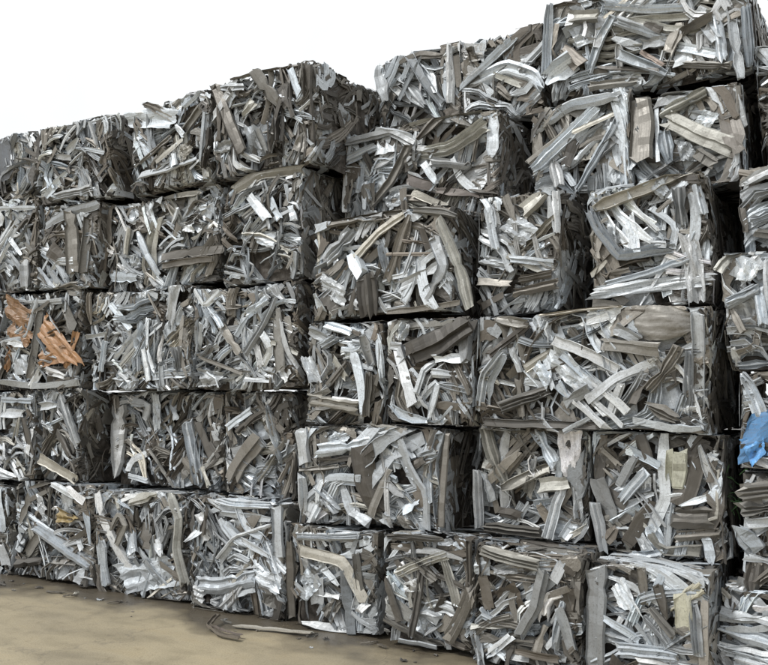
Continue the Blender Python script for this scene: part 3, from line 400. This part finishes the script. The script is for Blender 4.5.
(-4.843,-3.758,3.484,4.318,0.03,1.00,'tall left corner top bale with two taupe boards slanting down its face',0.95,'t',[('f','T',0.106,[(0.008,0.839),(0.203,0.467),(0.354,0.158)]),('f','T',0.109,[(0.467,0.83),(0.61,0.646),(0.732,0.497)]),('c','B',0.081,[(1.012,0.757),(1.018,0.134)]),('c','T',0.056,[(0.195,0.844),(0.59,0.847),(0.896,0.823)]),('f','L',0.068,[(0.085,0.779),(0.343,0.727)]),('s','C',0.091,[(0.348,0.498),(0.454,0.564)]),('f','K',0.053,[(0.632,0.335),(0.766,0.532)]),('s','L',0.068,[(0.04,0.265),(0.207,0.252)]),('f','L',0.065,[(0.83,0.768),(0.933,0.527)]),('f','L',0.065,[(0.528,0.325),(0.566,0.152)])]),
(-3.818,-2.428,2.994,3.826,0.45,1.20,'fifth layer bale with a thin white strip bent into a V near its right edge',1.10,'m',[('r','C',0.091,[(0.654,0.83),(0.994,0.863),(1.243,0.873)]),('b','C',0.062,[(0.463,0.913),(0.681,0.861)]),('r','C',0.106,[(0.706,0.571),(0.992,0.572),(1.29,0.705)]),('c','W',0.05,[(0.707,0.618),(0.941,0.569)]),('c','W',0.057,[(0.324,0.804),(0.6,0.732),(0.707,0.654)]),('r','W',0.074,[(0.066,0.611),(0.324,0.681)]),('f','L',0.069,[(0.035,0.753),(0.463,0.779),(0.68,0.647)]),('c','T',0.067,[(0.296,0.198),(0.49,0.365),(0.653,0.627)]),('f','W',0.059,[(1.029,0.485),(1.09,0.326),(1.212,0.218),(1.347,0.435)]),('f','W',0.086,[(1.339,0.798),(1.347,0.469)]),('c','W',0.06,[(0.785,0.476),(0.888,0.321)]),('f','R',0.08,[(0.653,0.366),(0.862,0.289)]),('f','R',0.069,[(0.887,0.263),(1.236,0.193)]),('c','W',0.047,[(0.225,0.402),(0.234,0.181)]),('c','W',0.042,[(0.031,0.504),(0.038,0.18)]),('f','T',0.091,[(0.733,0.685),(0.917,0.842)]),('r','L',0.063,[(0.99,0.318),(1.165,0.429)]),('f','T',0.039,[(1.19,0.448),(1.216,0.627)]),('r','L',0.079,[(0.863,0.476),(1.165,0.407)]),('s','L',0.178,[(0.463,0.201),(0.599,0.278)]),('f','C',0.06,[(0.679,0.268),(0.963,0.126)]),('c','T',0.054,[(0.994,0.828),(1.168,0.715)]),('f','K',0.052,[(0.324,0.437),(0.239,0.621)])]),
(-2.233,-1.497,3.056,3.822,0.55,1.00,'fifth layer bale with two long white ribbed profiles sweeping up to the right',1.20,'b',[('r','W',0.107,[(0.016,0.604),(0.299,0.719),(0.678,0.692)]),('r','W',0.116,[(0.024,0.29),(0.341,0.499),(0.507,0.633)]),('f','T',0.056,[(-0.0,0.342),(0.295,0.531),(0.285,0.651)]),('r','L',0.059,[(0.356,0.078),(0.616,0.452),(0.663,0.558)]),('f','K',0.089,[(0.266,0.277),(0.341,0.453)]),('s','L',0.168,[(0.585,0.092),(0.7,0.256)]),('f','C',0.04,[(0.341,0.499),(0.687,0.599)]),('c','L',0.073,[(0.477,0.291),(0.637,0.38)]),('r','W',0.1,[(0.171,0.339),(0.215,0.121)])]),
(-1.490,-0.782,3.044,3.705,0.55,2.00,'fifth layer bale with an upright brown board and a cream board crossing its face',1.20,'b',[('f','T',0.144,[(0.024,0.767),(0.082,0.473),(0.075,0.205)]),('f','C',0.135,[(0.242,0.478),(0.444,0.344),(0.677,0.219)]),('f','P',0.136,[(0.582,0.61),(0.634,0.396),(0.694,0.174)]),('c','W',0.088,[(0.396,0.779),(0.515,0.678),(0.608,0.487)]),('r','L',0.106,[(0.206,0.696),(0.416,0.753)]),('r','C',0.08,[(0.201,0.518),(0.473,0.632)]),('c','W',0.028,[(0.16,0.571),(0.181,0.189)]),('r','L',0.098,[(0.218,0.382),(0.254,0.178)]),('s','W',0.114,[(0.526,0.416),(0.448,0.473)]),('s','L',0.138,[(0.318,0.234),(0.411,0.262)]),('c','L',0.068,[(0.632,0.632),(0.72,0.36)]),('f','T',0.091,[(0.44,0.214),(0.537,0.135)])]),
(-0.805,0.038,2.511,3.093,0.40,2.00,'fifth layer bale at the right edge, half cut off by the frame',1.20,'m',[('b','W',0.056,[(0.022,0.453),(0.207,0.528)]),('r','L',0.081,[(0.035,0.31),(0.111,0.381),(0.22,0.386)]),('c','T',0.043,[(0.016,0.292),(0.03,0.149)]),('r','W',0.064,[(0.069,0.205),(0.216,0.267)]),('f','T',0.055,[(0.085,0.143),(0.21,0.11)])]),
(-3.730,-2.933,3.826,4.554,0.85,1.00,'skyline bale with fanned white strips, right after the dip in the skyline',1.10,'b',[('c','W',0.072,[(0.328,0.703),(0.485,0.425),(0.623,0.232)]),('r','W',0.086,[(0.695,0.711),(0.707,0.455),(0.692,0.219)]),('c','L',0.054,[(0.631,0.547),(0.664,0.237)]),('r','W',0.116,[(0.284,0.465),(0.456,0.239)]),('b','L',0.113,[(0.017,0.705),(0.107,0.369)]),('f','T',0.072,[(0.226,0.647),(0.429,0.681),(0.626,0.625)]),('c','W',0.071,[(0.485,0.578),(0.568,0.331)]),('f','L',0.056,[(0.137,0.626),(0.284,0.491)]),('f','T',0.053,[(0.763,0.595),(0.774,0.341)])]),
(-2.914,-2.222,3.826,4.546,0.85,1.00,'skyline bale with a big curved white ribbed profile like a leaf',1.20,'b',[('r','W',0.095,[(-0.002,0.358),(0.211,0.487),(0.444,0.631)]),('r','W',0.142,[(0.105,0.386),(0.39,0.424),(0.612,0.305),(0.683,0.196)]),('b','L',0.082,[(0.466,0.456),(0.614,0.448)]),('f','L',0.091,[(0.515,0.374),(0.725,0.542)]),('c','T',0.069,[(0.108,0.634),(0.133,0.504)]),('f','T',0.067,[(0.312,0.295),(0.412,0.178)]),('s','L',0.103,[(0.393,0.619),(0.416,0.467)]),('f','C',0.052,[(0.288,0.397),(0.513,0.254)])]),
(-2.125,-0.753,3.822,4.583,0.65,2.00,'widest and highest bale of the pile, cut by the top of the frame',1.15,'m',[('c','L',0.056,[(0.293,0.181),(0.38,0.401),(0.488,0.542)]),('b','W',0.156,[(-0.012,0.196),(0.162,0.281)]),('f','P',0.124,[(0.116,0.389),(0.234,0.229)]),('f','R',0.034,[(0.663,0.265),(0.803,0.142)]),('f','T',0.106,[(0.848,0.224),(0.929,0.411)]),('r','W',0.066,[(0.433,0.652),(0.748,0.559),(1.006,0.517)]),('r','T',0.096,[(0.938,0.351),(1.148,0.402)]),('b','C',0.078,[(0.169,0.633),(0.384,0.568)]),('r','W',0.08,[(0.522,0.51),(0.83,0.343)]),('c','L',0.065,[(0.473,0.403),(0.675,0.286)]),('b','L',0.074,[(0.675,0.309),(0.829,0.32)]),('r','T',0.081,[(0.302,0.06),(0.624,0.065)]),('c','K',0.033,[(0.352,0.204),(0.78,0.101)]),('r','T',0.053,[(0.803,0.165),(1.056,0.087),(1.237,0.026)]),('c','W',0.055,[(0.514,0.181),(0.518,0.345)]),('r','W',0.071,[(1.168,0.397),(1.199,0.078)]),('f','L',0.076,[(1.085,0.372),(1.163,0.219)]),('r','W',0.079,[(0.036,0.753),(-0.007,0.491),(-0.036,0.226)]),('c','L',0.061,[(1.251,0.454),(1.264,0.24),(1.313,-0.1)]),('r','L',0.06,[(1.349,0.396),(1.355,0.0)]),('s','W',0.102,[(0.214,0.415),(0.31,0.441)]),('c','L',0.07,[(0.516,0.252),(0.822,0.069)]),('b','W',0.062,[(0.913,0.254),(1.16,0.131)]),('f','W',0.062,[(1.002,0.393),(1.089,0.484)]),('f','K',0.054,[(0.701,0.466),(0.81,0.394)])]),
(-0.741,0.075,3.093,3.949,0.65,2.00,'small piece of top bale at the right edge beside the highest bale',1.20,'m',[]),
]
for b in BALES: make_bale(*b)

# ------------------------------------------------------------------ ground
def ground():
    m, nt, p = nodes_of('wet_sandy_concrete')
    geo = nt.nodes.new('ShaderNodeNewGeometry'); pos = geo.outputs['Position']
    mp = nt.nodes.new('ShaderNodeMapping'); mp.inputs['Rotation'].default_value = (0, 0, R(-12)); mp.inputs['Scale'].default_value = (.75, 1.35, 1)
    nt.links.new(pos, mp.inputs['Vector'])
    big = noise(nt, mp.outputs[0], .75, 5, .55, .5); mid = noise(nt, mp.outputs[0], 3.2, 6, .6, .3); fine = noise(nt, pos, 95, 6, .8); sp = noise(nt, pos, 11, 6, .7)
    base = ramp(nt, big, [(.32, (.262, .228, .162)), (.50, (.320, .274, .186)), (.66, (.365, .312, .21))])
    c2 = ramp(nt, mid, [(.35, (.76, .76, .75)), (.55, (1, 1, 1)), (.75, (1.0, .97, .90))])
    col = mix(nt, .8, base, c2, 'MULTIPLY')
    c3 = ramp(nt, sp, [(.30, (.55, .52, .48)), (.42, (1, 1, 1))]); col = mix(nt, .5, col, c3, 'MULTIPLY')
    c4 = ramp(nt, fine, [(.32, (.50, .49, .47)), (.5, (.98, .98, .98)), (.68, (1.25, 1.24, 1.2))]); col = mix(nt, .7, col, c4, 'MULTIPLY')
    wv = nt.nodes.new('ShaderNodeTexVoronoi'); wv.feature = 'DISTANCE_TO_EDGE'; wv.inputs['Scale'].default_value = .42
    ds = nt.nodes.new('ShaderNodeVectorMath'); ds.operation = 'ADD'; nn = nt.nodes.new('ShaderNodeTexNoise'); nn.inputs['Scale'].default_value = 2.5; nn.inputs['Detail'].default_value = 6
    nt.links.new(pos, nn.inputs['Vector']); nt.links.new(pos, ds.inputs[0]); nt.links.new(nn.outputs['Color'], ds.inputs[1]); nt.links.new(ds.outputs[0], wv.inputs['Vector'])
    crack = ramp(nt, wv.outputs['Distance'], [(0, (1, 1, 1)), (.006, (0, 0, 0))])
    col = mix(nt, math_n(nt, 'MULTIPLY', crack, .35), col, (.10, .088, .07))
    # damp dirt along the foot of the wall: washed out of the bales, uneven width
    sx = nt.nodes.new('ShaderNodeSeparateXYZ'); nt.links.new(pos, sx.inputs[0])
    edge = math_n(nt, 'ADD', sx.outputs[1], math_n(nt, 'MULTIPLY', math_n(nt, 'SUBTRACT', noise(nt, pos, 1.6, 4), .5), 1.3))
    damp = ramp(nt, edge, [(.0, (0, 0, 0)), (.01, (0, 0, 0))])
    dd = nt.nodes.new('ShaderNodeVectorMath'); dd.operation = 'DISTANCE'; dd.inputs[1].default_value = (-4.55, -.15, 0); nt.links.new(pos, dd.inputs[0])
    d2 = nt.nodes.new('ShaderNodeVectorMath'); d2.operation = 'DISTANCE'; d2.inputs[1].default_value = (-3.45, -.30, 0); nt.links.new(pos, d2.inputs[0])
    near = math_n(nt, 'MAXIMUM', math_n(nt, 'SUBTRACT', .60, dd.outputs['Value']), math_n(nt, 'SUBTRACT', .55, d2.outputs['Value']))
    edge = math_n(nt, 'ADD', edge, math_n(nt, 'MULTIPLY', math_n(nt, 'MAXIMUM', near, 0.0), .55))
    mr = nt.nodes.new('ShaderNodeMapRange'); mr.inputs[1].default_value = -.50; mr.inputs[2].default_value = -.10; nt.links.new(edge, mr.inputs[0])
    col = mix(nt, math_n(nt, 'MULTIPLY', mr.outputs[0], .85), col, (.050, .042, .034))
    nt.links.new(col, p.inputs['Base Color'])
    ro = nt.nodes.new('ShaderNodeMapRange'); nt.links.new(mr.outputs[0], ro.inputs[0]); ro.inputs[3].default_value = .62; ro.inputs[4].default_value = .30
    nt.links.new(math_n(nt, 'ADD', ro.outputs[0], math_n(nt, 'MULTIPLY', math_n(nt, 'SUBTRACT', mid, .5), .5)), p.inputs['Roughness'])
    b = nt.nodes.new('ShaderNodeBump'); b.inputs['Strength'].default_value = .35; b.inputs['Distance'].default_value = .012
    nt.links.new(math_n(nt, 'ADD', fine, math_n(nt, 'MULTIPLY', sp, 1.5)), b.inputs['Height']); nt.links.new(b.outputs[0], p.inputs['Normal'])
    me = bpy.data.meshes.new('ground')
    me.from_pydata([(-600, -600, 0), (600, -600, 0), (600, 600, 0), (-600, 600, 0)], [], [(0, 1, 2, 3)])
    me.materials.append(m); o = bpy.data.objects.new('ground', me); C.objects.link(o); o['kind'] = 'structure'
ground()

# ------------------------------------------------------------------ loose things on the ground and in the gaps
def tag(o, label, cat, group=None):
    o['label'] = label; o['category'] = cat
    if group: o['group'] = group
def loose(name, kind, P, w, key, label, cat, roll=0., group=None):
    P = np.array(P, float); base = P[0].copy(); base[2] = 0
    V, F, cp = strip(P - base, w, kind, roll, .15, .2, 12)
    s = Soup(); s.add(V, F, cp, tint(key)); o = s.build(name, SCRAP); o.location = base; tag(o, label, cat, group); return o
loose('loose_strip', 'b', [(-4.22, -.33, .02), (-3.9, -.26, .022), (-3.60, -.22, .03)], .045, 'C', 'straight pale metal strip lying on the sand at the foot of the bales', 'metal strip')
loose('loose_strip', 'c', [(-4.40, -.30, .06), (-4.36, -.45, .03), (-4.12, -.58, .02), (-3.95, -.58, .02)], .036, 'B', 'curved dark brown metal strip lying left of the straight pale strip', 'metal strip')
loose('loose_strip', 'c', [(-4.30, -.47, .035), (-4.12, -.52, .03), (-3.97, -.53, .03)], .022, 'R', 'thin rusty strip lying on the curved dark brown strip', 'metal strip')

def chip(x, y, sz, key, label, group=None):
    V, F, cp = sheet((0, 0, sz * .22), sz, sz * rng.uniform(.4, .8), rng.uniform(0, 3), sz * .25, .1, 5)
    V[:, 2] = np.maximum(V[:, 2], .002)
    s = Soup(); s.add(V, F, cp, tint(key)); o = s.build('scrap_chip', SCRAP); o.location = (x, y, 0)
    tag(o, label, 'scrap chip', group)
CHIPS = [
(-6.1,-.2,.07,"C","small cream chip lying alone on the sand near the left bales"),
]
for c in CHIPS: chip(*c)
for k in range(26):
    x = rng.uniform(-7.6, -2.6); y = -.12 - abs(rng.normal(0, .18))
    chip(x, y, rng.uniform(.015, .05), ['T', 'K', 'L', 'B'][k % 4], 'small crushed metal crumb fallen at the foot of the bottom bales', 'metal crumbs along the foot of the bales')

for k in range(11):
    x = rng.uniform(-7.2, -2.7); y = -.16 - abs(rng.normal(0, .10)); a = rng.normal(0, .7); ln = rng.uniform(.05, .16)
    loose('metal_sliver', 'fcr'[k % 3], [(x, y, .012), (x + ln * .5 * math.cos(a), y + ln * .5 * math.sin(a), .02), (x + ln * math.cos(a + .4), y + ln * math.sin(a + .4), .010)], rng.uniform(.012, .028), 'TKBT'[k % 4],
          'short sliver of metal lying on the damp ground along the foot of the bales', 'metal sliver', 0., 'metal slivers along the foot of the bales')

# green netting caught in the gap at the right
s = Soup()
for k in range(26):
    p0 = np.array([rng.normal(0, .03), rng.normal(0, .02), rng.uniform(-.1, .12)]); d = rng.normal(0, .05, 3)
    V, F, cp = strip(np.array([p0, p0 + d * .6 + [0, .01, .01], p0 + d]), .006, 't', 0, .1, .2, 5); s.add(V, F, cp, (.05, .12, .05, 0))
o = s.build('plastic_netting', MOSS); o.location = (-.895, .28, 1.08); tag(o, 'tangle of green netting caught in the dark gap near the right edge', 'netting')

# ------------------------------------------------------------------ sky and sun (bright overcast)
scn = bpy.context.scene
w = bpy.data.worlds.new('World'); scn.world = w; w.use_nodes = True; nt = w.node_tree; nt.nodes.clear()
EL, AZ = 50, 214      # sun from the left of the camera, behind it
sky = nt.nodes.new('ShaderNodeTexSky'); sky.sky_type = 'NISHITA'; sky.sun_disc = False
sky.sun_elevation = R(EL); sky.sun_rotation = R(AZ); sky.dust_density = 5; sky.air_density = 1.2
tc = nt.nodes.new('ShaderNodeTexCoord')
cl = noise(nt, tc.outputs['Generated'], 2.2, 6, .55, .3)
cloud = ramp(nt, cl, [(.3, (8.9, 9.2, 9.4)), (.7, (10.6, 10.7, 10.7))])
hs = nt.nodes.new('ShaderNodeHueSaturation'); hs.inputs['Saturation'].default_value = .5; nt.links.new(sky.outputs[0], hs.inputs['Color'])
colr = mix(nt, .86, hs.outputs[0], cloud)
bg = nt.nodes.new('ShaderNodeBackground'); bg.inputs[1].default_value = .1; nt.links.new(colr, bg.inputs[0])
out = nt.nodes.new('ShaderNodeOutputWorld'); nt.links.new(bg.outputs[0], out.inputs[0])
sl = bpy.data.lights.new('sun', 'SUN'); sl.energy = 2.3; sl.angle = R(9); sl.color = (1, .985, .96)
so = bpy.data.objects.new('sun', sl); C.objects.link(so)
# direction towards the sun: sun_rotation is measured clockwise from +Y
dx, dy, dz = math.sin(R(AZ)) * math.cos(R(EL)), math.cos(R(AZ)) * math.cos(R(EL)), math.sin(R(EL))
from mathutils import Vector
so.rotation_euler = Vector((dx, dy, dz)).to_track_quat('Z', 'Y').to_euler()

# ------------------------------------------------------------------ camera
cd = bpy.data.cameras.new('camera'); cam = bpy.data.objects.new('camera', cd); C.objects.link(cam)
cam.location = (0, -5.17, 1.6); cam.rotation_euler = (R(90 + 5.01), 0, R(31.3))
cd.sensor_width = 36; cd.lens = 850 / 768 * 36; cd.clip_end = 2000; cd.clip_start = .05
scn.camera = cam
scn.view_settings.view_transform = 'Standard'; scn.view_settings.look = 'None'
scn.view_settings.exposure = .25; scn.view_settings.gamma = 1; scn.view_settings.use_curve_mapping = False
